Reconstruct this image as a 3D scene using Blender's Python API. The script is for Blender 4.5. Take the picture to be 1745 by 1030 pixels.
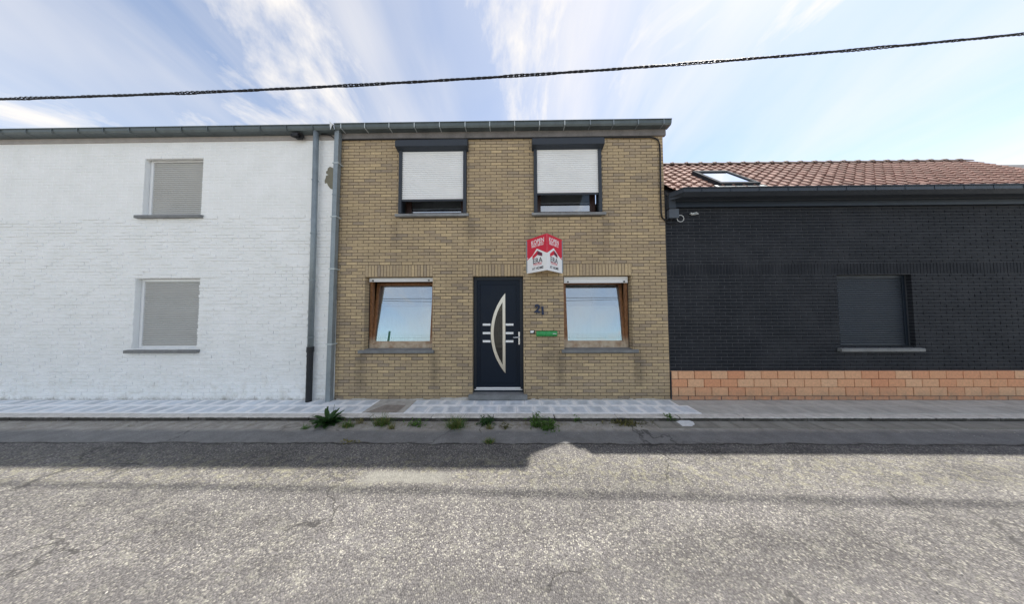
import bpy, bmesh, math, random
from mathutils import Vector, Matrix
R = math.radians
random.seed(7)
for o in list(bpy.data.objects): bpy.data.objects.remove(o)
S = bpy.context.scene
COL = S.collection

# ------------------------------------------------------------------ camera
PW, PH, PF = 1745.0, 1030.0, 380.0           # photograph size and focal length in its pixels
CAM_P = Vector((0.0, -4.34, 1.72))
YAW, PITCH, ROLL = -.0115, R(2.1), .0045
FW = Vector((math.sin(YAW)*math.cos(PITCH), math.cos(YAW)*math.cos(PITCH), math.sin(PITCH)))
_r0 = FW.cross(Vector((0, 0, 1))).normalized(); _u0 = _r0.cross(FW)
RT = _r0*math.cos(ROLL) - _u0*math.sin(ROLL); UP = _u0*math.cos(ROLL) + _r0*math.sin(ROLL)
cd = bpy.data.cameras.new('camera'); cam = bpy.data.objects.new('camera', cd); COL.objects.link(cam)
cd.sensor_fit = 'HORIZONTAL'; cd.sensor_width = 36.0; cd.lens = 36.0*PF/PW
cd.clip_start = .05; cd.clip_end = 3000
M = Matrix((RT, UP, -FW)).transposed().to_4x4(); M.translation = CAM_P
cam.matrix_world = M
S.camera = cam
def at(px, py, Y=0.0):
    """point of the plane y = Y that the photograph shows at pixel px, py"""
    d = FW + RT*((px-PW/2)/PF) + UP*((PH/2-py)/PF)
    return CAM_P + d*((Y-CAM_P.y)/d.y)
def gnd(px, py, Z=0.0):
    d = FW + RT*((px-PW/2)/PF) + UP*((PH/2-py)/PF)
    return CAM_P + d*((Z-CAM_P.z)/d.z)

# ------------------------------------------------------------------ sky, sun, exposure
SUN_TO = Vector((.537, .298, 1.0)).normalized()
S.view_settings.view_transform = 'Standard'; S.view_settings.look = 'None'
S.view_settings.exposure = 2.17; S.view_settings.gamma = 1.0; S.view_settings.use_curve_mapping = False
w = bpy.data.worlds.new('World'); S.world = w; w.use_nodes = True
nt = w.node_tree; nt.nodes.clear()
def N(t, typ, **kw):
    n = t.nodes.new(typ)
    for k, v in kw.items():
        if k.startswith('i_'):
            key = k[2:]; key = int(key) if key.isdigit() else key
            if hasattr(v, 'is_linked') or isinstance(v, bpy.types.NodeSocket): t.links.new(v, n.inputs[key])
            else: n.inputs[key].default_value = v
        else: setattr(n, k, v)
    return n
def mth(t, op, a, b=0.0, c=0.0, clamp=False):
    n = t.nodes.new('ShaderNodeMath'); n.operation = op; n.use_clamp = clamp
    for i, v in enumerate((a, b, c)):
        if isinstance(v, bpy.types.NodeSocket): t.links.new(v, n.inputs[i])
        else: n.inputs[i].default_value = v
    return n.outputs[0]
def ramp(t, fac, stops, interp='LINEAR'):
    n = t.nodes.new('ShaderNodeValToRGB'); t.links.new(fac, n.inputs[0]); n.color_ramp.interpolation = interp
    e = n.color_ramp.elements
    while len(e) < len(stops): e.new(.5)
    for el, (p, c) in zip(e, stops):
        el.position = p; el.color = (c, c, c, 1) if isinstance(c, (int, float)) else (*c, 1)
    return n.outputs[0]
def mix(t, fac, a, b, blend='MIX'):
    n = t.nodes.new('ShaderNodeMix'); n.data_type = 'RGBA'; n.blend_type = blend; n.clamp_factor = True
    for key, v in ((0, fac), (6, a), (7, b)):
        if isinstance(v, bpy.types.NodeSocket): t.links.new(v, n.inputs[key])
        elif key == 0: n.inputs[0].default_value = v
        else: n.inputs[key].default_value = (*v, 1) if len(v) == 3 else v
    return n.outputs[2]
def noise(t, vec, scale, detail=3, rough=.55, dist=0.0):
    n = N(t, 'ShaderNodeTexNoise'); n.inputs['Scale'].default_value = scale; n.inputs['Detail'].default_value = detail
    n.inputs['Roughness'].default_value = rough; n.inputs['Distortion'].default_value = dist
    if vec is not None: t.links.new(vec, n.inputs['Vector'])
    return n.outputs[0]
SKY_K = .049
V0, V1, B0, B1, C0, C1 = 4.1, 1.3, 2.0, 5.0, 5.2, 1.4
sky = N(nt, 'ShaderNodeTexSky', sky_type='NISHITA', sun_disc=False)
sky.sun_elevation = math.asin(SUN_TO.z); sky.sun_rotation = math.atan2(SUN_TO.x, SUN_TO.y)
sky.air_density = 1.0; sky.dust_density = .35; sky.ozone_density = 1.0
tc = N(nt, 'ShaderNodeTexCoord')
sx = N(nt, 'ShaderNodeSeparateXYZ'); nt.links.new(tc.outputs['Generated'], sx.inputs[0])
den = mth(nt, 'ADD', mth(nt, 'MAXIMUM', sx.outputs[2], 0.0), .40)
cx = N(nt, 'ShaderNodeCombineXYZ', i_0=mth(nt, 'DIVIDE', sx.outputs[0], den), i_1=mth(nt, 'DIVIDE', sx.outputs[1], den), i_2=0.0)
def cmap(loc, rot, scl):
    m = N(nt, 'ShaderNodeMapping'); nt.links.new(cx.outputs[0], m.inputs[0])
    m.inputs['Location'].default_value = loc; m.inputs['Rotation'].default_value = rot; m.inputs['Scale'].default_value = scl
    return m.outputs[0]
veil = ramp(nt, noise(nt, cmap((V0, V1, 0), (0, 0, R(-24)), (1.7, .42, 1)), 1.3, 6, .55, .5), [(.29, 0.08), (.63, 1.0)])
big = ramp(nt, noise(nt, cmap((B0, B1, 0), (0, 0, 0), (1, 1, 1)), .8, 3, .5), [(.37, .20), (.60, 1.0)])
cum = ramp(nt, noise(nt, cmap((C0, C1, 0), (0, 0, R(30)), (1.7, 1.0, 1)), 1.7, 10, .62, .5), [(.51, 0.0), (.69, 1.0)])
cm = mth(nt, 'MAXIMUM', mth(nt, 'MULTIPLY', mth(nt, 'MULTIPLY', veil, big), .88), mth(nt, 'MULTIPLY', cum, .95))
skyc = mix(nt, cm, sky.outputs[0], (5.05, 4.8, 4.5))
bg = N(nt, 'ShaderNodeBackground', i_0=skyc, i_1=SKY_K)
wo = N(nt, 'ShaderNodeOutputWorld'); nt.links.new(bg.outputs[0], wo.inputs[0])
sl = bpy.data.lights.new('sun', 'SUN'); sl.energy = 2.0; sl.angle = R(.8); sl.color = (1, .955, .88)
so = bpy.data.objects.new('sun', sl); COL.objects.link(so); so.location = (20, 12, 40)
so.rotation_euler = SUN_TO.to_track_quat('Z', 'Y').to_euler()

# ------------------------------------------------------------------ materials
MAT = {}
def new_mat(name):
    m = bpy.data.materials.new(name); m.use_nodes = True; t = m.node_tree
    b = t.nodes['Principled BSDF']; MAT[name] = m
    return m, t, b
def setv(t, b, key, v):
    if isinstance(v, bpy.types.NodeSocket): t.links.new(v, b.inputs[key])
    else: b.inputs[key].default_value = (*v, 1) if isinstance(v, tuple) and len(v) == 3 else v
def wpos(t): return N(t, 'ShaderNodeNewGeometry').outputs['Position']
def bump(t, b, h, strength, dist):
    n = N(t, 'ShaderNodeBump'); n.inputs['Strength'].default_value = strength; n.inputs['Distance'].default_value = dist
    t.links.new(h, n.inputs['Height']); t.links.new(n.outputs[0], b.inputs['Normal'])
def simple(name, col, rough=.6, metal=0.0, var=.12, vs=8.0, bs=.0, bscale=60, spec=.4, bd=.003):
    """plain surface with some mottling, wear and fine relief"""
    m, t, b = new_mat(name); p = wpos(t)
    n1 = noise(t, p, vs, 5, .6); n2 = noise(t, p, vs*6, 3)
    f = mth(t, 'ADD', mth(t, 'MULTIPLY', n1, .7), mth(t, 'MULTIPLY', n2, .3))
    c = ramp(t, f, [(.25, tuple(x*(1-var*1.6) for x in col)), (.75, tuple(min(.95, x*(1+var)) for x in col))])
    setv(t, b, 'Base Color', c); setv(t, b, 'Metallic', metal); setv(t, b, 'Specular IOR Level', spec)
    setv(t, b, 'Roughness', ramp(t, n1, [(.2, max(.05, rough-.1)), (.8, min(1, rough+.1))]))
    if bs: bump(t, b, noise(t, p, bscale, 4), bs, bd)
    return m
def band(t, v, a, b_, s):
    """soft 0/1 mask for a < v < b_"""
    u = N(t, 'ShaderNodeMapRange', interpolation_type='SMOOTHSTEP', i_0=v); u.inputs[1].default_value = a-s; u.inputs[2].default_value = a+s
    d = N(t, 'ShaderNodeMapRange', interpolation_type='SMOOTHSTEP', i_0=v); d.inputs[1].default_value = b_-s; d.inputs[2].default_value = b_+s
    return mth(t, 'SUBTRACT', u.outputs[0], d.outputs[0], clamp=True)
STREAKS = [(-3.0, .09, -.15, .9, .75), (-1.56, .08, -.1, .92, .8), (.88, .08, -.1, .92, .85), (2.37, .09, -.1, .9, .85),
           (.66, .16, .3, 1.2, .55), (-2.36, .07, 2.7, 3.62, .5), (-.88, .08, 2.6, 3.62, .5), (.33, .08, 2.7, 3.62, .45), (1.8, .09, 2.75, 3.62, .5)]
def stain_mask(t, p):
    s = N(t, 'ShaderNodeSeparateXYZ', i_0=p); x, z = s.outputs[0], s.outputs[2]
    wob = mth(t, 'MULTIPLY', mth(t, 'SUBTRACT', noise(t, p, 7, 4), .5), .12); xw = mth(t, 'ADD', x, wob)
    tot = None
    for x0, wd, z0, z1, k in STREAKS:
        a = mth(t, 'MULTIPLY', band(t, xw, x0-wd, x0+wd, wd*.8), mth(t, 'MULTIPLY', band(t, z, z0+.35*(z1-z0), z1, (z1-z0)*.28 if z1 > 3 else .2), k))
        tot = a if tot is None else mth(t, 'MAXIMUM', tot, a)
    base = mth(t, 'MULTIPLY', band(t, mth(t, 'ADD', z, wob), -1, .14, .1), .6)
    tot = mth(t, 'MAXIMUM', tot, base)
    n = noise(t, p, 3.2, 6, .65)
    return mth(t, 'MULTIPLY', tot, mth(t, 'ADD', mth(t, 'MULTIPLY', n, 1.0), .35), clamp=True)
def brick_mat(name, cols, dark, rough=.85):
    m, t, b = new_mat(name); p = wpos(t)
    a = N(t, 'ShaderNodeAttribute'); a.attribute_name = 'tone'
    c = ramp(t, a.outputs['Fac'], [(i/(len(cols)-1), cc) for i, cc in enumerate(cols)])
    mo = noise(t, p, 26, 4, .65)
    c = mix(t, .75, c, ramp(t, mo, [(.3, .66), (.7, 1.0)]), 'MULTIPLY')
    pale = ramp(t, noise(t, p, 9, 5, .7), [(.60, 0.0), (.78, .5)])
    c = mix(t, pale, c, (.58, .51, .39)) if dark else c
    if dark:
        lg = ramp(t, noise(t, p, 1.1, 5, .6), [(.35, .80), (.7, 1.0)])
        c = mix(t, 1.0, c, lg, 'MULTIPLY')
        c = mix(t, mth(t, 'MULTIPLY', stain_mask(t, p), .58), c, (.085, .075, .06))
    else:
        z_ = N(t, 'ShaderNodeSeparateXYZ', i_0=p).outputs[2]       # road splash
        c = mix(t, mth(t, 'MULTIPLY', band(t, z_, -1, .16, .16), ramp(t, noise(t, p, 6, 6, .7), [(.35, .2), (.65, .8)])), c, (.30, .24, .17))
        c = mix(t, ramp(t, noise(t, p, 22, 5, .7), [(.58, 0.0), (.74, .6)]), c, (.50, .26, .15))
    setv(t, b, 'Base Color', c); setv(t, b, 'Roughness', rough); setv(t, b, 'Specular IOR Level', .25)
    bump(t, b, noise(t, p, 160, 4, .7), .5, .003)
    return m
BT = [(.43, .345, .25), (.51, .395, .265), (.57, .44, .28), (.61, .47, .29), (.66, .505, .305), (.74, .57, .34)]
brick_mat('brick', BT, True)
brick_mat('orange_brick', [(.80, .37, .20), (.84, .45, .25), (.86, .52, .31)], False)
m, t, b = new_mat('mortar'); p = wpos(t)
c = ramp(t, noise(t, p, 14, 5, .6), [(.3, (.075, .058, .036)), (.7, (.13, .105, .068))])
c = mix(t, mth(t, 'MULTIPLY', stain_mask(t, p), .7), c, (.06, .05, .04))
setv(t, b, 'Base Color', c); setv(t, b, 'Roughness', .95); bump(t, b, noise(t, p, 220, 3), .5, .003)
# white limewashed brick
m, t, b = new_mat('white_paint'); p = wpos(t)
s = N(t, 'ShaderNodeSeparateXYZ', i_0=p)
c = ramp(t, noise(t, p, 2.2, 6, .65), [(.3, (.85, .86, .84)), (.65, (.92, .925, .915))])
c = mix(t, ramp(t, noise(t, p, 30, 4, .7), [(.66, 0.0), (.80, .35)]), c, (.55, .55, .50))
low = mth(t, 'MULTIPLY', band(t, s.outputs[2], -1, .45, .4), ramp(t, noise(t, p, 5, 6, .7), [(.50, 0.0), (.75, .5)]))
c = mix(t, low, c, (.52, .48, .38))
foot = mth(t, 'MULTIPLY', band(t, s.outputs[2], -1, .05, .045), ramp(t, noise(t, p, 4, 6, .75), [(.42, 0.0), (.62, .7)]))
c = mix(t, foot, c, (.20, .18, .13))
setv(t, b, 'Base Color', c); setv(t, b, 'Roughness', .8); setv(t, b, 'Specular IOR Level', .3)
bump(t, b, mth(t, 'ADD', noise(t, p, 16, 5, .6), mth(t, 'MULTIPLY', noise(t, p, 90, 3), .4)), .6, .012)
# black painted brick and its grey joints
m, t, b = new_mat('black_paint'); p = wpos(t)
c = ramp(t, noise(t, p, 12, 5, .6), [(.3, (.007, .009, .013)), (.7, (.015, .0175, .023))])
c = mix(t, ramp(t, noise(t, p, 1.3, 7, .7), [(.44, 0.0), (.72, .7)]), c, (.040, .042, .048))
setv(t, b, 'Base Color', c); setv(t, b, 'Roughness', .75); setv(t, b, 'Specular IOR Level', .22); bump(t, b, noise(t, p, 120, 4), .5, .004)
simple('black_joint', (.082, .086, .096), .8, var=.3, vs=9, bs=.4)
simple('flaked_render', (.23, .215, .16), .9, var=.15, vs=14, bs=.5)
simple('bluestone', (.21, .215, .215), .62, var=.25, vs=7, bs=.35, bscale=90)
simple('bluestone_sill', (.25, .255, .255), .6, var=.3, vs=6, bs=.3, bscale=90)
simple('zinc', (.27, .31, .33), .48, metal=.35, var=.18, vs=5)
simple('zinc_dark', (.12, .145, .15), .5, metal=.3, var=.2, vs=5)
simple('zinc_light', (.55, .60, .61), .5, metal=.2, var=.15)
simple('cast_iron', (.02, .022, .026), .5, var=.4, vs=20, bs=.3)
simple('fascia_wood', (.20, .185, .175), .75, var=.28, vs=5, bs=.3)
simple('pale_board', (.42, .39, .37), .75, var=.15, vs=5)
simple('anthracite', (.010, .017, .028), .45, var=.12, vs=3)
simple('slate_metal', (.032, .040, .052), .5, var=.15, vs=3)
simple('door_blue', (.004, .011, .024), .5, var=.10, vs=2, bs=.08, bscale=300, spec=.25)
simple('white_alu', (.86, .87, .87), .4, var=.05, vs=4)
simple('shutter_white', (.90, .91, .91), .42, var=.04, vs=3)
simple('skylight_frame', (.035, .042, .052), .9, var=.1, spec=.08)
simple('shutter_grey', (.50, .50, .48), .5, var=.06, vs=3)
simple('steel', (.66, .64, .58), .38, metal=1.0, var=.03, vs=2)
simple('chrome_handle', (.75, .76, .78), .25, metal=.8, var=.05)
simple('mail_green', (.02, .30, .075), .28, var=.1, spec=.6)
simple('digit_blue', (.010, .022, .065), .35, var=.15)
simple('black_rubber', (.012, .012, .014), .5, var=.3, vs=20)
simple('box_grey', (.085, .10, .12), .55, var=.12)
simple('wire_white', (.70, .72, .72), .5, var=.1)
simple('sign_red', (.70, .022, .055), .5, var=.04, vs=3)
simple('sign_maroon', (.16, .02, .06), .5, var=.04)
simple('sign_white', (.93, .93, .93), .5, var=.03, vs=3)
simple('sign_ink', (.03, .035, .05), .6, var=.05)
m = simple('kerb_concrete', (.66, .63, .58), .9, var=.25, vs=9, bs=.6, bscale=70, bd=.004)
t = m.node_tree; b = t.nodes['Principled BSDF']; p = wpos(t); s = N(t, 'ShaderNodeSeparateXYZ', i_0=p)
c0 = b.inputs['Base Color'].links[0].from_socket                  # algae and road grime on the kerb face
gm = mth(t, 'MULTIPLY', band(t, mth(t, 'ADD', s.outputs[2], mth(t, 'MULTIPLY', noise(t, p, 14, 4), .02)), -1, .0, .006), ramp(t, noise(t, p, 4, 5, .7), [(.25, .75), (.5, 1.0)]))
t.links.new(mix(t, gm, c0, (.055, .05, .042)), b.inputs['Base Color'])
simple('joint_sand', (.66, .68, .69), .95, var=.2, vs=12, bs=.4)
simple('cement_patch', (.30, .265, .23), .95, var=.3, vs=9, bs=.6)
simple('cement_pale', (.46, .44, .40), .95, var=.25, vs=9, bs=.6)
simple('lime_splash', (.74, .75, .75), .9, var=.15, vs=20, bs=.4)
simple('curtain', (.74, .78, .79), .9, var=.05, vs=4)
simple('room', (.22, .21, .20), .9, var=.1)
simple('fence_green', (.035, .12, .075), .5, var=.15)
simple('ridge_tile', (.22, .165, .14), .8, var=.3, vs=12)
simple('dark_slate', (.07, .07, .075), .7, var=.3)
m, t, b = new_mat('roof_tile'); p = wpos(t)
a = N(t, 'ShaderNodeAttribute'); a.attribute_name = 'tone'
c = ramp(t, a.outputs['Fac'], [(0, (.25, .13, .105)), (.5, (.32, .175, .14)), (1, (.39, .235, .195))])
c = mix(t, ramp(t, noise(t, p, 14, 5, .7), [(.40, 0.0), (.72, .75)]), c, (.22, .17, .14))
setv(t, b, 'Base Color', c); setv(t, b, 'Roughness', .8); setv(t, b, 'Specular IOR Level', .15); bump(t, b, noise(t, p, 120, 3), .3, .003)
# weathered varnished window wood
m, t, b = new_mat('window_wood'); p = wpos(t)
s = N(t, 'ShaderNodeSeparateXYZ', i_0=p)
mp = N(t, 'ShaderNodeMapping', i_0=p); mp.inputs['Scale'].default_value = (9, 9, 5)
g = noise(t, mp.outputs[0], 4, 6, .7, .6)
c = ramp(t, g, [(.3, (.10, .040, .015)), (.5, (.22, .095, .036)), (.72, (.36, .185, .08))])
wear = mth(t, 'MULTIPLY', band(t, s.outputs[2], .5, 1.12, .12), ramp(t, noise(t, p, 7, 5, .65), [(.36, .35), (.6, .95)]))
c = mix(t, wear, c, (.56, .47, .35))
setv(t, b, 'Base Color', c); setv(t, b, 'Roughness', .5); bump(t, b, g, .3, .003)
simple('window_wood_dark', (.060, .032, .028), .5, var=.35, vs=9)
def glass(name, refl, tint, rough=.01):
    m = bpy.data.materials.new(name); m.use_nodes = True; t = m.node_tree; MAT[name] = m
    t.nodes.remove(t.nodes['Principled BSDF'])
    tr = N(t, 'ShaderNodeBsdfTransparent'); tr.inputs[0].default_value = (*tint, 1)
    gl = N(t, 'ShaderNodeBsdfGlossy'); gl.inputs['Roughness'].default_value = rough; gl.inputs[0].default_value = (.93, .97, 1, 1)
    fr = N(t, 'ShaderNodeFresnel'); fr.inputs[0].default_value = 1.5
    n = N(t, 'ShaderNodeBump'); n.inputs['Strength'].default_value = .02; n.inputs['Distance'].default_value = .01
    t.links.new(noise(t, wpos(t), 1.6, 2), n.inputs['Height']); t.links.new(n.outputs[0], gl.inputs['Normal'])
    f = mth(t, 'ADD', fr.outputs[0], refl, clamp=True)
    mx = N(t, 'ShaderNodeMixShader', i_0=f); t.links.new(tr.outputs[0], mx.inputs[1]); t.links.new(gl.outputs[0], mx.inputs[2])
    t.links.new(mx.outputs[0], t.nodes['Material Output'].inputs[0])
glass('glass', .32, (.72, .78, .78)); glass('door_glass', .02, (.10, .12, .11)); glass('roof_glass', .75, (.8, .85, .88))
# paving: edges of each slab carry pale jointing haze
def slab_mat(name, core, edge, amt):
    m, t, b = new_mat(name); p = wpos(t)
    g = N(t, 'ShaderNodeTexCoord').outputs['Generated']; s = N(t, 'ShaderNodeSeparateXYZ', i_0=g)
    ex = mth(t, 'ABSOLUTE', mth(t, 'SUBTRACT', mth(t, 'MULTIPLY', s.outputs[0], 2), 1)); ey = mth(t, 'ABSOLUTE', mth(t, 'SUBTRACT', mth(t, 'MULTIPLY', s.outputs[1], 2), 1))
    e = mth(t, 'MAXIMUM', ex, ey); e = mth(t, 'ADD', e, mth(t, 'MULTIPLY', mth(t, 'SUBTRACT', noise(t, p, 9, 5, .65), .5), .9))
    f = ramp(t, e, [(.58, 0.0), (1.02, amt)])
    c = ramp(t, noise(t, p, 6, 6, .65), [(.3, tuple(x*.78 for x in core)), (.7, tuple(x*1.15 for x in core))])
    oi = N(t, 'ShaderNodeObjectInfo').outputs['Random']
    c = mix(t, 1.0, c, ramp(t, oi, [(0, .82), (1, 1.0)]), 'MULTIPLY')
    c = mix(t, f, c, edge)
    c = mix(t, ramp(t, noise(t, p, 60, 3), [(.68, 0.0), (.8, .5)]), c, (.16, .15, .14))
    setv(t, b, 'Base Color', c); setv(t, b, 'Roughness', .85); bump(t, b, noise(t, p, 140, 4), .4, .003)
slab_mat('slab_hazed', (.68, .735, .785), (.95, .95, .945), .95)
slab_mat('slab_grey', (.50, .495, .46), (.56, .55, .50), .5)
slab_mat('slab_gutter', (.30, .285, .25), (.20, .19, .16), .6)
# road: dirt at the kerb, smooth asphalt strip, then worn surface dressing with pale chippings
m, t, b = new_mat('road'); p = wpos(t)
s = N(t, 'ShaderNodeSeparateXYZ', i_0=p); x, y = s.outputs[0], s.outputs[1]
wob = mth(t, 'MULTIPLY', mth(t, 'SUBTRACT', noise(t, p, 2.3, 6, .65), .5), .16); yw = mth(t, 'ADD', y, wob)
v1 = N(t, 'ShaderNodeTexVoronoi', i_0=p); v1.inputs['Scale'].default_value = 90
v2 = N(t, 'ShaderNodeTexVoronoi', i_0=p); v2.inputs['Scale'].default_value = 130
sc = N(t, 'ShaderNodeSeparateColor', i_0=v1.outputs['Color']); sc2 = N(t, 'ShaderNodeSeparateColor', i_0=v2.outputs['Color'])
chip = ramp(t, sc.outputs[0], [(0, (.085, .079, .078)), (.45, (.125, .118, .116)), (.75, (.155, .147, .143)), (.88, (.22, .208, .185)), (1, (.32, .305, .265))])
gap = ramp(t, v1.outputs['Distance'], [(.32, 1.0), (.8, .48)])
chip = mix(t, 1.0, chip, gap, 'MULTIPLY')
big = noise(t, p, 1.7, 6, .65)
chip = mix(t, 1.0, chip, ramp(t, big, [(.3, 1.0), (.7, 1.45)]), 'MULTIPLY')
mpx = N(t, 'ShaderNodeMapping', i_0=p); mpx.inputs['Scale'].default_value = (.25, 1.6, 1)
chip = mix(t, 1.0, chip, ramp(t, noise(t, mpx.outputs[0], 1.6, 5, .6), [(.3, .82), (.7, 1.25)]), 'MULTIPLY')
tr_ = mth(t, 'MULTIPLY', band(t, yw, -3.3, -2.75, .2), .3)
chip = mix(t, tr_, chip, (.135, .128, .126))
chip = mix(t, ramp(t, noise(t, p, 38, 4, .75), [(.60, 0.0), (.72, .75)]), chip, (.055, .052, .05))
lich = mth(t, 'MULTIPLY', ramp(t, noise(t, p, 9, 6, .7), [(.52, 0.0), (.66, 1.0)]), ramp(t, noise(t, p, 70, 4, .7), [(.44, 0.0), (.6, .85)]))
chip = mix(t, mth(t, 'MULTIPLY', lich, .8), chip, (.32, .31, .255))
near = mth(t, 'MULTIPLY', band(t, yw, -2.02, -1.55, .14), ramp(t, noise(t, p, 14, 5, .75), [(.5, 0.0), (.62, .8)]))
chip = mix(t, mth(t, 'MULTIPLY', near, .42), chip, (.38, .36, .22))
smooth = ramp(t, noise(t, p, 5, 6, .7), [(.3, (.17, .168, .165)), (.7, (.25, .247, .242))])
smooth = mix(t, .5, smooth, ramp(t, sc2.outputs[0], [(0, .55), (1, 1.1)]), 'MULTIPLY')
dirt = ramp(t, noise(t, p, 8, 7, .7), [(.3, (.22, .20, .17)), (.5, (.32, .30, .27)), (.72, (.45, .43, .39))])
c = mix(t, band(t, yw, -9, -1.30, .035), smooth, chip)
c = mix(t, band(t, yw, -.98, 5, .06), c, dirt)
crack = mth(t, 'MULTIPLY', band(t, mth(t, 'ADD', yw, mth(t, 'MULTIPLY', noise(t, p, 20, 4), .03)), -1.31, -1.285, .012), ramp(t, noise(t, p, 3, 4), [(.35, .25), (.55, 1.0)]))
c = mix(t, crack, c, (.035, .033, .03))
dv = N(t, 'ShaderNodeVectorMath', operation='ADD'); t.links.new(p, dv.inputs[0])
dn = N(t, 'ShaderNodeTexNoise', i_0=p); dn.inputs['Scale'].default_value = 3; dn.inputs['Detail'].default_value = 5
ds = N(t, 'ShaderNodeVectorMath', operation='SCALE'); t.links.new(dn.outputs['Color'], ds.inputs[0]); ds.inputs[3].default_value = .5; t.links.new(ds.outputs[0], dv.inputs[1])
v3 = N(t, 'ShaderNodeTexVoronoi', feature='DISTANCE_TO_EDGE'); t.links.new(dv.outputs[0], v3.inputs['Vector']); v3.inputs['Scale'].default_value = .8
ck = mth(t, 'MULTIPLY', ramp(t, v3.outputs['Distance'], [(.003, 1.0), (.010, 0.0)]), ramp(t, noise(t, p, .7, 3), [(.50, 0.0), (.58, .75)]))
c = mix(t, ck, c, (.04, .038, .036))
patch = mth(t, 'MULTIPLY', band(t, mth(t, 'ADD', x, wob), -1.62, -.72, .12), band(t, yw, -1.98, -1.83, .03))
c = mix(t, mth(t, 'MULTIPLY', patch, .9), c, ramp(t, noise(t, p, 30, 4), [(.3, (.19, .185, .165)), (.7, (.27, .262, .235))]))
setv(t, b, 'Base Color', c); setv(t, b, 'Roughness', .82); setv(t, b, 'Specular IOR Level', .35)
onchip = band(t, yw, -9, -1.30, .04)
hgt = mth(t, 'ADD', mth(t, 'MULTIPLY', mth(t, 'SUBTRACT', 1.0, v1.outputs['Distance']), onchip), mth(t, 'MULTIPLY', sc.outputs[1], mth(t, 'MULTIPLY', onchip, .7)))
hgt = mth(t, 'ADD', hgt, mth(t, 'ADD', mth(t, 'MULTIPLY', noise(t, p, 40, 5, .7), .8), mth(t, 'MULTIPLY', noise(t, p, 4, 4), 3.0)))
bump(t, b, hgt, .9, .008)
m, t, b = new_mat('bounce_ballast'); p = wpos(t)  # unseen railway ground, made pale to bounce sunlight onto the house fronts
setv(t, b, 'Base Color', ramp(t, noise(t, p, 3, 7, .7), [(.3, (.17, .155, .135)), (.55, (.28, .265, .24)), (.75, (.38, .365, .33))])); setv(t, b, 'Roughness', .95)
def leaf_mat(name, c1, c2):
    m = bpy.data.materials.new(name); m.use_nodes = True; t = m.node_tree; MAT[name] = m
    b = t.nodes['Principled BSDF']; p = wpos(t)
    c = ramp(t, noise(t, p, 45, 4), [(.3, c1), (.7, c2)])
    setv(t, b, 'Base Color', c); setv(t, b, 'Roughness', .55); setv(t, b, 'Specular IOR Level', .35)
    tl = N(t, 'ShaderNodeBsdfTranslucent'); t.links.new(c, tl.inputs[0])
    mx = N(t, 'ShaderNodeMixShader', i_0=.3); t.links.new(b.outputs[0], mx.inputs[1]); t.links.new(tl.outputs[0], mx.inputs[2])
    t.links.new(mx.outputs[0], t.nodes['Material Output'].inputs[0])
leaf_mat('leaf_dark', (.028, .075, .020), (.06, .13, .035)); leaf_mat('leaf_mid', (.06, .14, .025), (.12, .21, .045))
leaf_mat('leaf_dry', (.17, .17, .05), (.32, .27, .10)); leaf_mat('moss', (.05, .065, .02), (.16, .15, .05))

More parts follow.
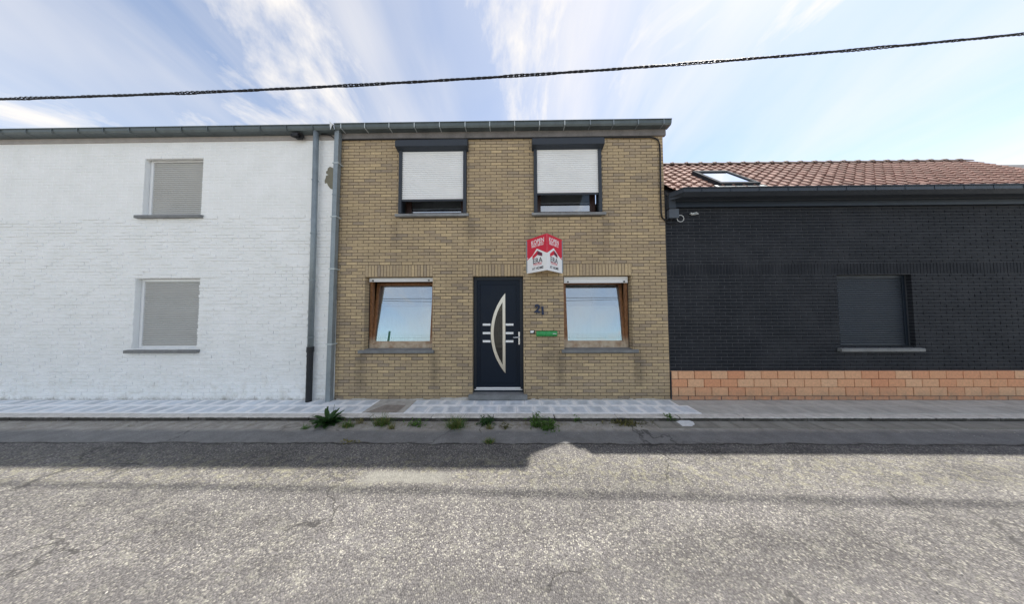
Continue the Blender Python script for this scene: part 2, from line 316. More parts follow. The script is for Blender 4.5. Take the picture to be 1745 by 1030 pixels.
# ------------------------------------------------------------------ mesh helpers
class MB:
    def __init__(s): s.v = []; s.f = []; s.tone = []
    def quad(s, *ps):
        i = len(s.v); s.v += [tuple(p) for p in ps]; s.f.append(tuple(range(i, i+len(ps)))); return s
    def box(s, x0, x1, y0, y1, z0, z1):
        i = len(s.v)
        s.v += [(x0, y0, z0), (x1, y0, z0), (x1, y1, z0), (x0, y1, z0), (x0, y0, z1), (x1, y0, z1), (x1, y1, z1), (x0, y1, z1)]
        s.f += [tuple(i+k for k in q) for q in ((3, 2, 1, 0), (4, 5, 6, 7), (0, 1, 5, 4), (1, 2, 6, 5), (2, 3, 7, 6), (3, 0, 4, 7))]
        return s
    def prism(s, pts, off):
        """closed polygon pts (3D) swept by vector off"""
        n = len(pts); i = len(s.v); off = Vector(off)
        s.v += [tuple(p) for p in pts] + [tuple(Vector(p)+off) for p in pts]
        s.f.append(tuple(range(i, i+n))); s.f.append(tuple(i+n+k for k in reversed(range(n))))
        for k in range(n): s.f.append((i+k, i+n+k, i+n+(k+1) % n, i+(k+1) % n))
        return s
    def tube(s, path, r, n=8, cap=True):
        path = [Vector(p) for p in path]; rings = []
        for k, p in enumerate(path):
            d = (path[min(k+1, len(path)-1)]-path[max(k-1, 0)]).normalized()
            a = d.cross(Vector((0, 0, 1)) if abs(d.z) < .9 else Vector((0, 1, 0))).normalized(); c = d.cross(a)
            rr = r[k] if isinstance(r, (list, tuple)) else r
            i = len(s.v); rings.append(i)
            s.v += [tuple(p + a*(math.cos(2*math.pi*j/n)*rr) + c*(math.sin(2*math.pi*j/n)*rr)) for j in range(n)]
        for a, c in zip(rings, rings[1:]):
            for j in range(n): s.f.append((a+j, a+(j+1) % n, c+(j+1) % n, c+j))
        if cap: s.f.append(tuple(rings[0]+j for j in reversed(range(n)))); s.f.append(tuple(rings[-1]+j for j in range(n)))
        return s
    def brick(s, x0, x1, z0, z1, y0=0.0, dep=.17, ch=.003, tone=.5):
        i = len(s.v); n0 = len(s.f)
        for (yy, e) in ((y0+dep, 0), (y0+ch, 0), (y0, ch)):
            s.v += [(x0+e, yy, z0+e), (x1-e, yy, z0+e), (x1-e, yy, z1-e), (x0+e, yy, z1-e)]
        for a in (0, 4):
            for j in range(4):
                k = (j+1) % 4; s.f.append((i+a+j, i+a+k, i+a+4+k, i+a+4+j))
        s.f.append((i+8, i+9, i+10, i+11))
        s.tone += [tone]*(len(s.f)-n0); return s
    def mesh(s, name, mat, smooth=False, bevel=0):
        me = bpy.data.meshes.new(name); me.from_pydata(s.v, [], s.f); me.update()
        bm = bmesh.new(); bm.from_mesh(me)
        if bevel:
            bmesh.ops.bevel(bm, geom=[e for e in bm.edges if e.calc_face_angle(0) > .5], offset=bevel, segments=2, affect='EDGES', profile=.6)
        if not s.tone: bmesh.ops.recalc_face_normals(bm, faces=bm.faces)
        bm.to_mesh(me); bm.free()
        if s.tone:
            at_ = me.attributes.new('tone', 'FLOAT', 'FACE'); at_.data.foreach_set('value', s.tone)
        if smooth: me.shade_smooth()
        me.materials.append(MAT[mat]); return me
    def obj(s, name, mat, parent=None, smooth=False, bevel=0):
        return link(name, s.mesh(name, mat, smooth, bevel), parent)
def link(name, me, parent=None):
    o = bpy.data.objects.new(name, me); COL.objects.link(o); o.parent = parent; return o
def tag(o, label=None, cat=None, group=None, kind=None):
    for k, v in (('label', label), ('category', cat), ('group', group), ('kind', kind)):
        if v: o[k] = v
    return o
def thing(name, label, cat, group=None, loc=None):
    o = link(name, None); o.empty_display_size = .2
    return tag(o, label, cat, group)
def bx(name, mat, parent, x0, x1, y0, y1, z0, z1, bevel=.003):
    return MB().box(x0, x1, y0, y1, z0, z1).obj(name, mat, parent, bevel=bevel)
def textmesh(txt, size, mat, name, parent, M4, extr=.001, bold=0.0, w=None):
    cu = bpy.data.curves.new('t', 'FONT'); cu.body = txt; cu.size = size; cu.extrude = extr; cu.offset = bold; cu.resolution_u = 3
    cu.align_x = 'CENTER'; cu.align_y = 'CENTER'
    to = bpy.data.objects.new('t', cu); COL.objects.link(to); bpy.context.view_layer.update()
    me = bpy.data.meshes.new_from_object(to.evaluated_get(bpy.context.evaluated_depsgraph_get()))
    bpy.data.objects.remove(to); me.name = name
    if w:
        xs = [v.co.x for v in me.vertices]; k = w/(max(xs)-min(xs)); me.transform(Matrix.Diagonal((k, 1, 1, 1)))
    me.transform(M4); me.materials.clear(); me.materials.append(MAT[mat])
    return link(name, me, parent)

# ------------------------------------------------------------------ ground
ZR = -.06                                    # road level at the kerb
g = MB().quad((-400, -400, -.14), (400, -400, -.14), (400, 400, -.14), (-400, 400, -.14)).obj('ground', 'bounce_ballast'); tag(g, kind='structure')
mb = MB(); nx, ny = 60, 40
X0, X1, Y0, Y1 = -60, 60, -6.2, -.60
for j in range(ny+1):
    yy = Y0+(Y1-Y0)*j/ny
    for i in range(nx+1): mb.v.append((X0+(X1-X0)*i/nx, yy, ZR+.004*math.sin(yy*3.1)+.003*math.sin(i*1.7+yy*2)))
for j in range(ny):
    for i in range(nx):
        a = j*(nx+1)+i; mb.f.append((a, a+1, a+nx+2, a+nx+1))
road = mb.obj('road', 'road', smooth=True); tag(road, kind='structure')
pav = MB().box(-60, 60, -.565, .02, -.30, -.006).obj('pavement', 'joint_sand'); tag(pav, kind='structure')
XN = 2.84                                    # where the newly jointed slabs end
def slab_mesh(w_, d_, mat, tilt=0): return MB().box(-w_/2, w_/2, -d_/2, d_/2, -.03, .003).mesh('paving_slab', mat, bevel=.004)
rows = [(-.257, -.012), (-.562, -.262)]; P = .3065
meshes = {}
for ri, (ya, yb) in enumerate(rows):
    for mt in ('slab_hazed', 'slab_grey'): meshes[ri, mt] = slab_mesh(P-.007, yb-ya, mt)
patch_x = (gnd(650, 693).x, gnd(681, 693).x)
for ri, (ya, yb) in enumerate(rows):
    x = -10.87 + (0 if ri == 0 else -.155) + .012
    while x < 11:
        if not (patch_x[0]-.05 < x+P/2 < patch_x[1]+.05):
            o = link('paving_slab', meshes[ri, 'slab_hazed' if x+P/2 < XN+.1*ri else 'slab_grey'], pav)
            o.location = (x+P/2, (ya+yb)/2, random.uniform(-.002, .002)); o.rotation_euler = (random.uniform(-.006, .006), random.uniform(-.005, .005), random.uniform(-.006, .006))
        x += P
mbp = MB().box(patch_x[0]-.18, patch_x[1]+.2, -.557, -.02, -.03, .004)
o = mbp.obj('concrete_patch', 'cement_pale', pav, bevel=.005)
MB().prism([(patch_x[0]-.11, -.54, .0), (patch_x[1]+.08, -.55, .0), (patch_x[1]+.1, -.26, .0), (patch_x[0]+.05, -.25, .0)], (0, 0, .009)).obj('hatch_cover', 'cement_patch', pav)
strip = MB()
xx = -3.45
while xx < 2.9:                              # crumbly mortar fillet against the wall
    w_ = random.uniform(.05, .16); h_ = random.uniform(.008, .03) + (.03 if (-1.5 < xx < -.9) else 0)
    if not (-.93 < xx < .2): strip.prism([(xx, .01, 0), (xx, .01, h_), (xx, -.006, h_*.8), (xx, -.02-h_*.4, .002)], (w_, 0, random.uniform(-.004, .004)))
    xx += w_*.93
strip.obj('mortar_fillet', 'cement_pale', pav)
kerb = MB().box(-60, 60, -.685, -.568, -.30, -.02).obj('kerb', 'kerb_concrete'); tag(kerb, kind='structure')
x = -11.3; k = 0
while x < 11.3:
    L = .995
    me = MB().box(0, L-random.uniform(.006, .014), -.700, -.563, -.2, .001).mesh('kerb_stone', 'kerb_concrete', bevel=.012)
    o = link('kerb_stone', me, kerb); o.location = (x, random.uniform(-.004, .004), random.uniform(-.004, .003)); x += L
gs = MB().box(2.1, 12, -.93, -.70, -.2, ZR-.004).obj('gutter_bed', 'kerb_concrete'); tag(gs, kind='structure')
me = slab_mesh(.292, .205, 'slab_gutter'); x = 2.16
while x < 11.5:
    o = link('gutter_slab', me, gs); o.location = (x+.15, -.81, ZR+.008); o.rotation_euler = (random.uniform(-.012, .012), random.uniform(-.01, .01), random.uniform(-.01, .01)); x += .30

# ------------------------------------------------------------------ brick house
HL, HR = -3.50, 2.965
COURSE, BP, J = .0622, .2206, .0095
ZB0 = .0096; ZTOP = 5.165
HEAD, SOLD = 2.389, 2.622
WL = (-2.945, -1.605); WR = (.955, 2.275); DR = (-.82, .17)
UL = (-2.28, -.94); UR = (.393, 1.717)
OPEN = [(WL[0], WL[1], .89, SOLD), (WR[0], WR[1], .89, SOLD), (DR[0], DR[1], -.1, SOLD), (UL[0], UL[1], 3.575, 4.95), (UR[0], UR[1], 3.575, 4.95)]
house = thing('brick_house', 'two-storey yellow-brown brick terraced house with dark blue front door', 'house')
def core_wall(mb, x0, x1, z0, z1, opens, ya, yb):
    """solid wall cut by openings (x0, x1, z0, z1)"""
    xs = sorted({x0, x1} | {a for o in opens for a in o[:2]}); zs = sorted({z0, z1} | {min(max(a, z0), z1) for o in opens for a in o[2:]})
    for xa, xb in zip(xs, xs[1:]):
        run = None
        for za, zb in list(zip(zs, zs[1:]))+[(None, None)]:
            solid = za is not None and not any(o[0] <= (xa+xb)/2 <= o[1] and o[2] <= (za+zb)/2 <= o[3] for o in opens)
            if solid: run = (run[0], zb) if run else (za, zb)
            elif run: mb.box(xa, xb, ya, yb, *run); run = None
    return mb
E_ = .008
cw = core_wall(MB(), HL, HR-.008, -.1, ZTOP+.12, [(a-E_, b_+E_, c_-(0 if c_ < 0 else .0), (HEAD+E_ if d_ == SOLD else d_)) for a, b_, c_, d_ in OPEN], .007, .30)
cw.obj('mortar_wall', 'mortar', house)
bricks = []
def add_row(z0, z1, half):
    x = HR; first = True
    segs = []
    while x > HL-.01:
        L = BP*.5 if (first and half) else BP
        first = False
        a, b_ = x-L, x-J; x -= L
        a = max(a, HL)
        segs.append((a, b_))
    zc = (z0+z1)/2
    for a, b_ in segs:
        parts = [(a, b_)]
        for o in OPEN:
            if o[2] < zc < o[3]:
                np_ = []
                for (p0, p1) in parts:
                    if p1 <= o[0] or p0 >= o[1]: np_.append((p0, p1)); continue
                    if p0 < o[0]-.012: np_.append((p0, min(p1, o[0])))
                    if p1 > o[1]+.012: np_.append((max(p0, o[1]), p1))
                parts = np_
        for p0, p1 in parts:
            if p1-p0 > .012: bricks.append((p0, p1, z0, z1))
n = 0
while ZB0+n*COURSE < ZTOP-.02:
    z = ZB0+n*COURSE; add_row(z+J/2, z+COURSE-J/2, n % 2 == 0); n += 1
# the ones that show largest: whole bricks round the door and between the lower windows
def big(bk): return -(min(bk[1]-bk[0], .2))*40 + abs((bk[0]+bk[1])/2-.25) + abs((bk[2]+bk[3])/2-1.6)*.8
bricks.sort(key=big)
VAR = {}
def brick_obj(parent, name, x0, x1, z0, z1, mat, tone, y=0.0, dep=.17, J_=None):
    key = (name, mat, round(x1-x0, 3), round(z1-z0, 4), round(tone*11)/11, dep)
    if key not in VAR: VAR[key] = MB().brick(0, x1-x0, 0, z1-z0, 0, dep, tone=key[4]).mesh(name, mat)
    o = link(name, VAR[key], parent); o.location = (x0, y, z0); return o
def rt(): return min(1, max(0, random.gauss(.47, .23)))
for bk in bricks[:300]: brick_obj(house, 'brick', *bk, 'brick', rt(), random.uniform(-.0018, .0012))
rest = MB()
for (p0, p1, z0, z1) in bricks[300:]:
    rest.brick(p0+random.uniform(-.001, .001), p1+random.uniform(-.001, .001), z0+random.uniform(-.001, .001), z1+random.uniform(-.001, .001), random.uniform(-.0018, .0012), tone=rt())
tag(rest.obj('brickwork', 'brick', house), kind='stuff')
for (a, b_) in (WL, DR, WR):
    k = round((b_-a)/COURSE); pw = (b_-a)/k
    for i in range(k): brick_obj(house, 'soldier_brick', a+i*pw+.0045, a+(i+1)*pw-.0045, HEAD, SOLD-J/2, 'brick', rt()*.9, random.uniform(-.002, .002))
for px in (843, 978):
    q = at(px, 426); MB().box(q.x-.005, q.x+.005, -.001, .02, q.z-.024, q.z+.024).obj('weep_hole', 'black_rubber', house)
# body behind the front, floors and roof
DEPTH = 8.0; YR = .30
MB().box(HL, HL+.2, YR, DEPTH, -.1, 5.28).obj('party_wall', 'mortar', house)
MB().box(HR-.22, HR-.004, YR, DEPTH, -.1, 5.28).obj('side_wall', 'mortar', house)
MB().box(HL+.2, HR-.22, DEPTH-.2, DEPTH, -.1, 5.28).obj('back_wall', 'mortar', house)
MB().box(HL+.2, HR-.22, YR, DEPTH-.2, 2.72, 2.95).obj('upper_floor', 'room', house)
MB().box(HL+.2, HR-.22, YR, DEPTH-.2, .02, .14).obj('ground_floor', 'room', house)
MB().box(HL+.2, HR-.22, 3.6, 3.7, .14, 2.72).obj('room_partition', 'room', house)
MB().box(HL+.2, HR-.22, 3.6, 3.7, 2.95, 5.28).obj('room_partition', 'room', house)
MB().prism([(HL, -.02, 5.30), (HL, DEPTH/2, 7.3), (HL, DEPTH+.1, 5.30), (HL, DEPTH+.1, 5.22), (HL, DEPTH/2, 7.2), (HL, .02, 5.24)], (HR-HL, 0, 0)).obj('roof', 'dark_slate', house)
# fascia and gutter
for a, b_ in ((HL+.02, -.955), (-.95, HR+.035)):
    bx('fascia_board', 'fascia_wood', house, a, b_, -.032, .02, 5.158, 5.285)
def gutter_obj(x0, x1, zt, zb, yf, parent, mat, name='gutter', slope=.025):
    prof = [(-.015, zb), (yf+slope, zb), (yf+.006, zb+.03), (yf, zt-.012), (yf-.012, zt-.012), (yf-.012, zt), (yf+.012, zt), (yf+.012, zb+.05), (yf+slope+.01, zb+.02), (-.03, zb+.02), (-.03, zt+.02), (-.015, zt+.02)]
    return MB().prism([(x0, y, z) for y, z in prof], (x1-x0, 0, 0)).obj(name, mat, parent)
gut = gutter_obj(HL-.01, HR+.07, 5.385, 5.285, -.155, house, 'zinc_dark')
straps = [621.5, 663+0, 706, 749, 792.5, 834.5, 877, 919.5, 962.5, 1006, 1046, 1088, 1131.5]
for px in [581]+straps:
    xg = at(px, 213, -.16).x
    MB().prism([(xg-.008, -.159, 5.29), (xg-.008, -.1585, 5.375), (xg-.008, -.166, 5.375), (xg-.008, -.164, 5.283), (xg-.008, -.04, 5.277), (xg-.008, -.04, 5.281)], (.016, 0, 0)).obj('gutter_strap', 'zinc_light' if px < 1000 else 'zinc', gut)
# square zinc downpipe between the two houses
PXB, PXT = (-3.582, -3.494), (-3.530, -3.444)      # the pipe leans a little
def pipe_x(z): f_ = z/5.29; return PXB[0]+(PXT[0]-PXB[0])*f_, PXB[1]+(PXT[1]-PXB[1])*f_
mb = MB(); mb.v = [(PXB[0], -.115, 0), (PXB[1], -.115, 0), (PXB[1], -.03, 0), (PXB[0], -.03, 0), (PXT[0], -.115, 5.29), (PXT[1], -.115, 5.29), (PXT[1], -.03, 5.29), (PXT[0], -.03, 5.29)]
mb.f = [(3, 2, 1, 0), (4, 5, 6, 7), (0, 1, 5, 4), (1, 2, 6, 5), (2, 3, 7, 6), (3, 0, 4, 7)]
dp = mb.obj('downpipe', 'zinc', house, bevel=.006)
for py in (276.6, 368.5, 458, 587.5):
    z = at(570, py, -.13).z; xa, xb = pipe_x(z); MB().box(xa-.02, xb+.02, -.121, .0, z-.009, z+.009).obj('pipe_clip', 'zinc_light', dp)
for py in (330.6, 499):
    z = at(570, py, -.13).z; xa, xb = pipe_x(z); MB().box(xa-.004, xb+.004, -.119, -.026, z-.012, z+.012).obj('pipe_joint', 'zinc', dp)
# sills
def sill(x0, x1, zt, zb, ya, yb, mat):
    pts = [(x0, yb, zt+.008), (x0, ya, zt-.006), (x0, ya, zb), (x0, yb, zb)]
    MB().prism(pts, (x1-x0, 0, 0)).obj('sill', mat, house, bevel=.004)
sill(-3.03, -1.565, .960, .897, -.045, .17, 'bluestone'); sill(.90, 2.36, .960, .897, -.045, .17, 'bluestone')
sill(-2.345, -.895, 3.628, 3.572, -.06, .17, 'bluestone_sill'); sill(.345, 1.79, 3.628, 3.572, -.06, .17, 'bluestone_sill')
# lower windows: timber frame, sash tilted inwards at the top
def frame_ring(mb, x0, x1, z0, z1, wd, ya, yb, bot=None):
    bot = bot or wd
    mb.box(x0, x0+wd, ya, yb, z0, z1); mb.box(x1-wd, x1, ya, yb, z0, z1)
    mb.box(x0+wd, x1-wd, ya+.002, yb-.002, z0, z0+bot); mb.box(x0+wd, x1-wd, ya+.002, yb-.002, z1-wd, z1); return mb
def lower_window(a, b_, nsl):
    wn = link('window', None, house)
    z0, z1 = .966, HEAD-.02
    frame_ring(MB(), a+.004, b_-.004, z0, z1, .062, .150, .215, .085).obj('frame', 'window_wood', wn, bevel=.004)
    bx('frame_bead', 'black_rubber', wn, a+.0, a+.012, .140, .152, z0, z1-.1); bx('frame_bead', 'black_rubber', wn, b_-.012, b_, .140, .152, z0, z1-.1)
    sa, sb, s0, s1 = a+.052, b_-.052, 0.0, z1-z0-.085-.055
    T = Matrix.Translation((0, .185, z0+.082)) @ Matrix.Rotation(R(-6.7), 4, 'X')
    def tl(mb, nm, mat, bevel=0):
        o = mb.obj(nm, mat, wn, bevel=bevel); o.data.transform(T); return o
    tl(frame_ring(MB(), sa, sb, s0, s1, .058, -.025, .035, .052), 'sash', 'window_wood', .004)
    tl(MB().box(sa+.05, sb-.05, .004, .010, s0+.045, s1-.05), 'pane', 'glass')
    # rolled-up shutter: only its last slats hang below the lintel
    sh = link('roller_shutter', None, house)
    zt = HEAD-.012
    for k in range(nsl): bx('slat', 'white_alu', sh, a+.03, b_-.03 , .088, .102, zt-.047*(k+1), zt-.047*k-.002, .004)
    zt2 = zt-.047*(nsl-2); bx('bottom_bar', 'white_alu', sh, a+.03, b_-.03, .086, .104, zt2-.124, zt2-.0965, .003)
    for f_ in (.08, .92):
        MB().tube([(a+(b_-a)*f_, .086, zt2-.1), (a+(b_-a)*f_, .06, zt2-.102)], [.017, .013], 8).obj('stop_knob', 'black_rubber', sh)
    # half-height net curtain inside
    cu = MB(); n_ = 90
    za, zb = 1.02, 1.80
    for i in range(n_+1):
        x = a+.06+(b_-a-.12)*i/n_; yy = .43+.0025*math.sin(i*.9)+.0012*math.sin(i*2.3)
        cu.v += [(x, yy, za), (x, yy, zb)]
    cu.f = [(2*i, 2*i+2, 2*i+3, 2*i+1) for i in range(n_)]
    return cu
cuL = lower_window(*WL, 1); cuR = lower_window(*WR, 2)
tag(cuL.obj('net_curtain', 'curtain', smooth=True), 'white half-height net curtain behind the tilted window beside the downpipe', 'curtain', 'net curtains')
tag(cuR.obj('net_curtain', 'curtain', smooth=True), 'white half-height net curtain behind the tilted window beside the green letter flap', 'curtain', 'net curtains')
# upper windows with surface-mounted shutter boxes
def upper_window(a, b_, zbot, nslat):
    wn = link('window', None, house)
    frame_ring(MB(), a+.055, b_-.055, 3.655, 4.95, .055, .16, .22, .05).obj('frame', 'window_wood_dark', wn, bevel=.004)
    frame_ring(MB(), a+.10, b_-.10, 3.695, 4.9, .055, .175, .235, .045).obj('sash', 'window_wood_dark', wn, bevel=.004)
    MB().box(a+.15, b_-.15, .20, .206, 3.735, 4.85).obj('pane', 'glass_upper', wn)
    bx('reveal_lining', 'slate_metal', wn, a, a+.012, .0, .2, 3.648, 4.95); bx('reveal_lining', 'slate_metal', wn, b_-.012, b_, .0, .2, 3.648, 4.95)
    sh = link('roller_shutter', None, house)
    prof = [(.0, 5.10), (-.08, 5.10), (-.14, 5.036), (-.14, 4.925), (-.035, 4.888), (.0, 4.888)]
    MB().prism([(a-.035, y, z) for y, z in prof], (b_-a+.07, 0, 0)).obj('shutter_box', 'slate_metal', sh, bevel=.004)
    for xa in (a, b_-.062): bx('guide_rail', 'slate_metal', sh, xa, xa+.062, -.055, .004, 3.632, 4.90, .004)
    for k in range(nslat):
        z = zbot+.03+k*.0425
        if z > 4.90: break
        prof = [(-.012, z+.001), (-.026, z+.007), (-.033, z+.018), (-.031, z+.031), (-.022, z+.0375), (-.012, z+.0385), (-.008, z+.042), (-.004, z+.0425), (-.004, z)]
        MB().prism([(a+.05, y, zz) for y, zz in prof], (b_-a-.10, 0, 0)).obj('slat', 'shutter_white', sh)
    bx('bottom_bar', 'slate_metal', sh, a+.055, b_-.055, -.034, -.012, zbot-.008, zbot+.029, .003)
glass('glass_upper', .38, (.3, .33, .34))
upper_window(*UL, 3.888, 30); upper_window(*UR, 3.990, 30)
# front door
YD = .10
def dpt(px, py, Y=YD): q = at(px, py, Y); return q.x, q.z
door = link('front_door', None, house)
DZ0 = .155
frame_ring(MB(), DR[0]+.003, DR[1]-.003, DZ0, HEAD-.004, .062, YD-.01, YD+.07, .03).obj('frame', 'anthracite', door, bevel=.004)
lx0, lx1, lz0, lz1 = DR[0]+.058, DR[1]-.058, DZ0+.045, HEAD-.062
leaf = bx('leaf', 'door_blue', door, lx0, lx1, YD+.012, YD+.06, lz0, lz1, .004)
x0, z1 = dpt(817.3, 484.5); x1, z0 = dpt(881.5, 655)
frame_ring(MB(), x0, x1, z0, z1, .014, YD+.004, YD+.02).obj('panel_moulding', 'door_blue', door, bevel=.003)
bx('panel', 'door_blue', door, x0+.02, x1-.02, YD+.007, YD+.02, z0+.02, z1-.02, .003)
def arc(cx_, lx_, zt, zb, n=28):
    zc, hh = (zt+zb)/2, (zt-zb)/2; sg = cx_-lx_; rr = (hh*hh+sg*sg)/(2*sg); xc = lx_+rr; an = math.asin(min(1, hh/rr))
    return [(xc-rr*math.cos(an*(1-2*i/n)), zc+rr*math.sin(an*(1-2*i/n))) for i in range(n+1)]
xo, zt = dpt(860.9, 500); _, zb = dpt(860.9, 636.5); xl, _ = dpt(836.4, 568)
xi, zti = dpt(856.4, 515); _, zbi = dpt(856.4, 622); xli, _ = dpt(841.2, 568)
A = arc(xo, xl, zt, zb); B = arc(xi, xli, zti, zbi)
mb = MB(); n = len(A)
for i in range(n):
    for (x, z), y in ((A[i], YD+.007), (B[i], YD+.007), (A[i], YD-.006), (B[i], YD-.006)): mb.v.append((x, y, z))
for i in range(n):
    j = (i+1) % n
    mb.f += [(4*i+2, 4*j+2, 4*j+3, 4*i+3), (4*i, 4*j, 4*j+2, 4*i+2), (4*i+1, 4*i+3, 4*j+3, 4*j+1)]
mb.obj('steel_bow', 'steel', door)
mb = MB(); mb.prism([(x, YD+.0025, z) for x, z in B], (0, .004, 0)); mb.obj('pane', 'door_glass', door)
for (pa, pb) in ((822.6, 836.0), (861.6, 874.9)):
    for py in (553.7, 568.2, 582.2):
        xa, z = dpt(pa, py); xb, _ = dpt(pb, py); 
        if pa < 840:
            xb = min(xb, xl + (.012 if abs(py-568) > 5 else .0))-.002
        bx('inlay_bar', 'white_alu', door, xa, xb, YD+.001, YD+.01, z-.021, z+.021, .002)
hx, hz = dpt(884.8, 577); hl, _ = dpt(874.4, 575); _, ht = dpt(884.8, 566); _, hb = dpt(884.8, 588)
hd = bx('handle_plate', 'chrome_handle', door, hx-.016, hx+.016, YD+.002, YD+.013, hb, ht, .004)
MB().tube([(hx, YD+.01, hz+.025), (hx, YD-.035, hz+.025), (hx-.01, YD-.048, hz+.025), (hl, YD-.05, hz+.022)], [.011, .011, .011, .009], 8).obj('handle', 'chrome_handle', door, smooth=True)
MB().tube([(hx, YD+.012, hb+.05), (hx, YD-.004, hb+.05)], .012, 10).obj('lock_cylinder', 'steel', door)
bx('threshold', 'white_alu', door, lx0, lx1, YD-.016, YD+.03, DZ0+.026, DZ0+.046, .003)
bx('weather_bar', 'white_alu', door, lx0-.03, lx1+.03, YD-.028, YD+.02, DZ0+.004, DZ0+.017, .002)
bx('doorstep', 'bluestone', house, DR[0]-.065, DR[1]+.065, -.055, .0, .016, .114, .006)
MB().prism([(DR[0]+.001, -.002, .113), (DR[0]+.001, .2, .135), (DR[0]+.001, .2, -.05), (DR[0]+.001, -.002, -.05)], (DR[1]-DR[0]-.002, 0, 0)).obj('door_sill', 'bluestone', house)
bx('door_sill_upstand', 'anthracite', house, DR[0]+.004, DR[1]-.004, .075, .2, .11, DZ0+.002, .002)
# digits, bell, letter flap
RX = Matrix.Rotation(R(90), 4, 'X')
q = (at(912, 520)+at(919.5, 534))/2; textmesh('2', .215, 'digit_blue', 'house_number', house, Matrix.Translation((q.x, -.012, q.z)) @ Matrix.Rotation(R(4), 4, 'Y') @ RX, .012, .010)
q = (at(921, 524)+at(928, 537))/2; textmesh('1', .205, 'digit_blue', 'house_number', house, Matrix.Translation((q.x, -.012, q.z)) @ Matrix.Rotation(R(-3), 4, 'Y') @ RX, .012, .010)
q0, q1 = at(903, 569), at(911.3, 563)
be = bx('doorbell', 'black_rubber', house, q0.x, q1.x, -.016, .002, q0.z, q1.z, .004)
bx('bell_plate', 'white_alu', be, q0.x+.008, q1.x-.018, -.021, -.014, q0.z+.015, q1.z-.010, .002)
MB().tube([(q1.x-.020, -.012, (q0.z+q1.z)/2-.012), (q1.x-.020, -.026, (q0.z+q1.z)/2-.012)], .010, 10).obj('bell_button', 'black_rubber', be)
q0, q1 = at(913.8, 574), at(949, 564.3)
prof = [(.0, q0.z), (-.022, q0.z+.004), (-.046, q0.z+.025), (-.052, q0.z+.055), (-.044, q0.z+.085), (-.024, q1.z-.006), (.0, q1.z)]
ml = MB().prism([(q0.x, y, z) for y, z in prof], (q1.x-q0.x, 0, 0)).obj('letter_flap', 'mail_green', house, bevel=.006)
bx('flap_badge', 'lime_splash', ml, q1.x-.085, q1.x-.02, -.0535, -.045, q0.z+.052, q0.z+.064, .001)

# ------------------------------------------------------------------ white house next door
def cut(a, b_, zc, ops):
    parts = [(a, b_)]
    for o in ops:
        if o[2] < zc < o[3]:
            np_ = []
            for p0, p1 in parts:
                if p1 <= o[0] or p0 >= o[1]: np_.append((p0, p1)); continue
                if p0 < o[0]-.01: np_.append((p0, o[0]))
                if p1 > o[1]+.01: np_.append((o[1], p1))
            parts = np_
    return parts
wh = thing('white_house', 'white painted brick house with round zinc downpipe', 'house')
WX0 = -16.0
WOP = [(-7.55, -6.25, .98, 2.38), (-7.50, -6.30, 3.66, 4.86)]
core_wall(MB(), WX0, HL-.002, -.1, 5.30, [(a-.006, b_+.006, c_, d_+.004) for a, b_, c_, d_ in WOP], .004, .30).obj('painted_wall', 'white_paint', wh)
pb = MB(); n = 0; rr = random.Random(3)
while .01+n*.066 < 5.14:
    z = .01+n*.066; x = HL-.004; half = n % 2
    while x > -11.2:
        L = .115 if (half and x > HL-.01) else .222
        a = x-L+.008
        pr = rr.uniform(-.012, .001) if z < 3.6 else rr.uniform(-.0015, .0015)
        for p0, p1 in cut(a, x-.001, z+.033, WOP): pb.brick(p0, p1, z+.004+rr.uniform(-.003, .003), z+.063+rr.uniform(-.003, .002), pr, .05, .005, tone=.5)
        x -= L
    n += 1
tag(pb.obj('painted_brickwork', 'white_paint', wh), kind='stuff')
def shuttered_window(root, a, b_, z0, z1, mat_s, mat_r):
    wn = link('shuttered_window', None, root)
    frame_ring(MB(), a+.002, b_-.002, z0, z1-.002, .05, .075, .14).obj('guide_frame', mat_r, wn, bevel=.003)
    bx('backing', 'black_rubber', wn, a, b_, .14, .16, z0, z1)
    k_ = int((z1-z0-.07)/.0425)
    for k in range(k_):
        z = z0+.035+k*.0425
        prof = [(.10, z), (.092, z+.007), (.086, z+.018), (.088, z+.031), (.096, z+.0375), (.104, z+.0385), (.106, z+.0425), (.12, z+.0425), (.12, z)]
        MB().prism([(a+.045, y, zz) for y, zz in prof], (b_-a-.09, 0, 0)).obj('slat', mat_s, wn)
    MB().prism([(a-.07, .10, z0+.004), (a-.07, -.06, z0-.012), (a-.07, -.06, z0-.07), (a-.07, .10, z0-.07)], (b_-a+.14, 0, 0)).obj('sill', 'bluestone', wn, bevel=.004)
for o_ in WOP: shuttered_window(wh, *o_, 'shutter_grey', 'white_alu')
# patch where the paint has flaked off
out = [(558.5, 287), (562, 284), (566, 285.5), (568.6, 287), (568, 300), (567.3, 316), (566, 322.5), (562.5, 321), (559, 316.5), (557, 311.5), (553.5, 312.5), (553.2, 308), (555, 303), (555.5, 299.5), (560, 298), (556, 296), (555.6, 292), (558, 291)]
MB().prism([at(x, y, -.0085) for x, y in out], (0, .012, 0)).obj('flaked_patch', 'flaked_render', wh)
bx('soffit_board', 'pale_board', wh, WX0, HL-.05, -.02, .01, 5.175, 5.30)
wg = gutter_obj(WX0, HL-.012, 5.355, 5.262, -.17, wh, 'zinc_dark')
for k in range(14):
    xg = HL-.42-k*.52
    MB().prism([(xg-.008, -.173, 5.268), (xg-.008, -.1725, 5.343), (xg-.008, -.180, 5.343), (xg-.008, -.178, 5.26), (xg-.008, -.04, 5.256), (xg-.008, -.04, 5.259)], (.016, 0, 0)).obj('gutter_strap', 'zinc_dark', wg)
q = at(563, 213, -.19)
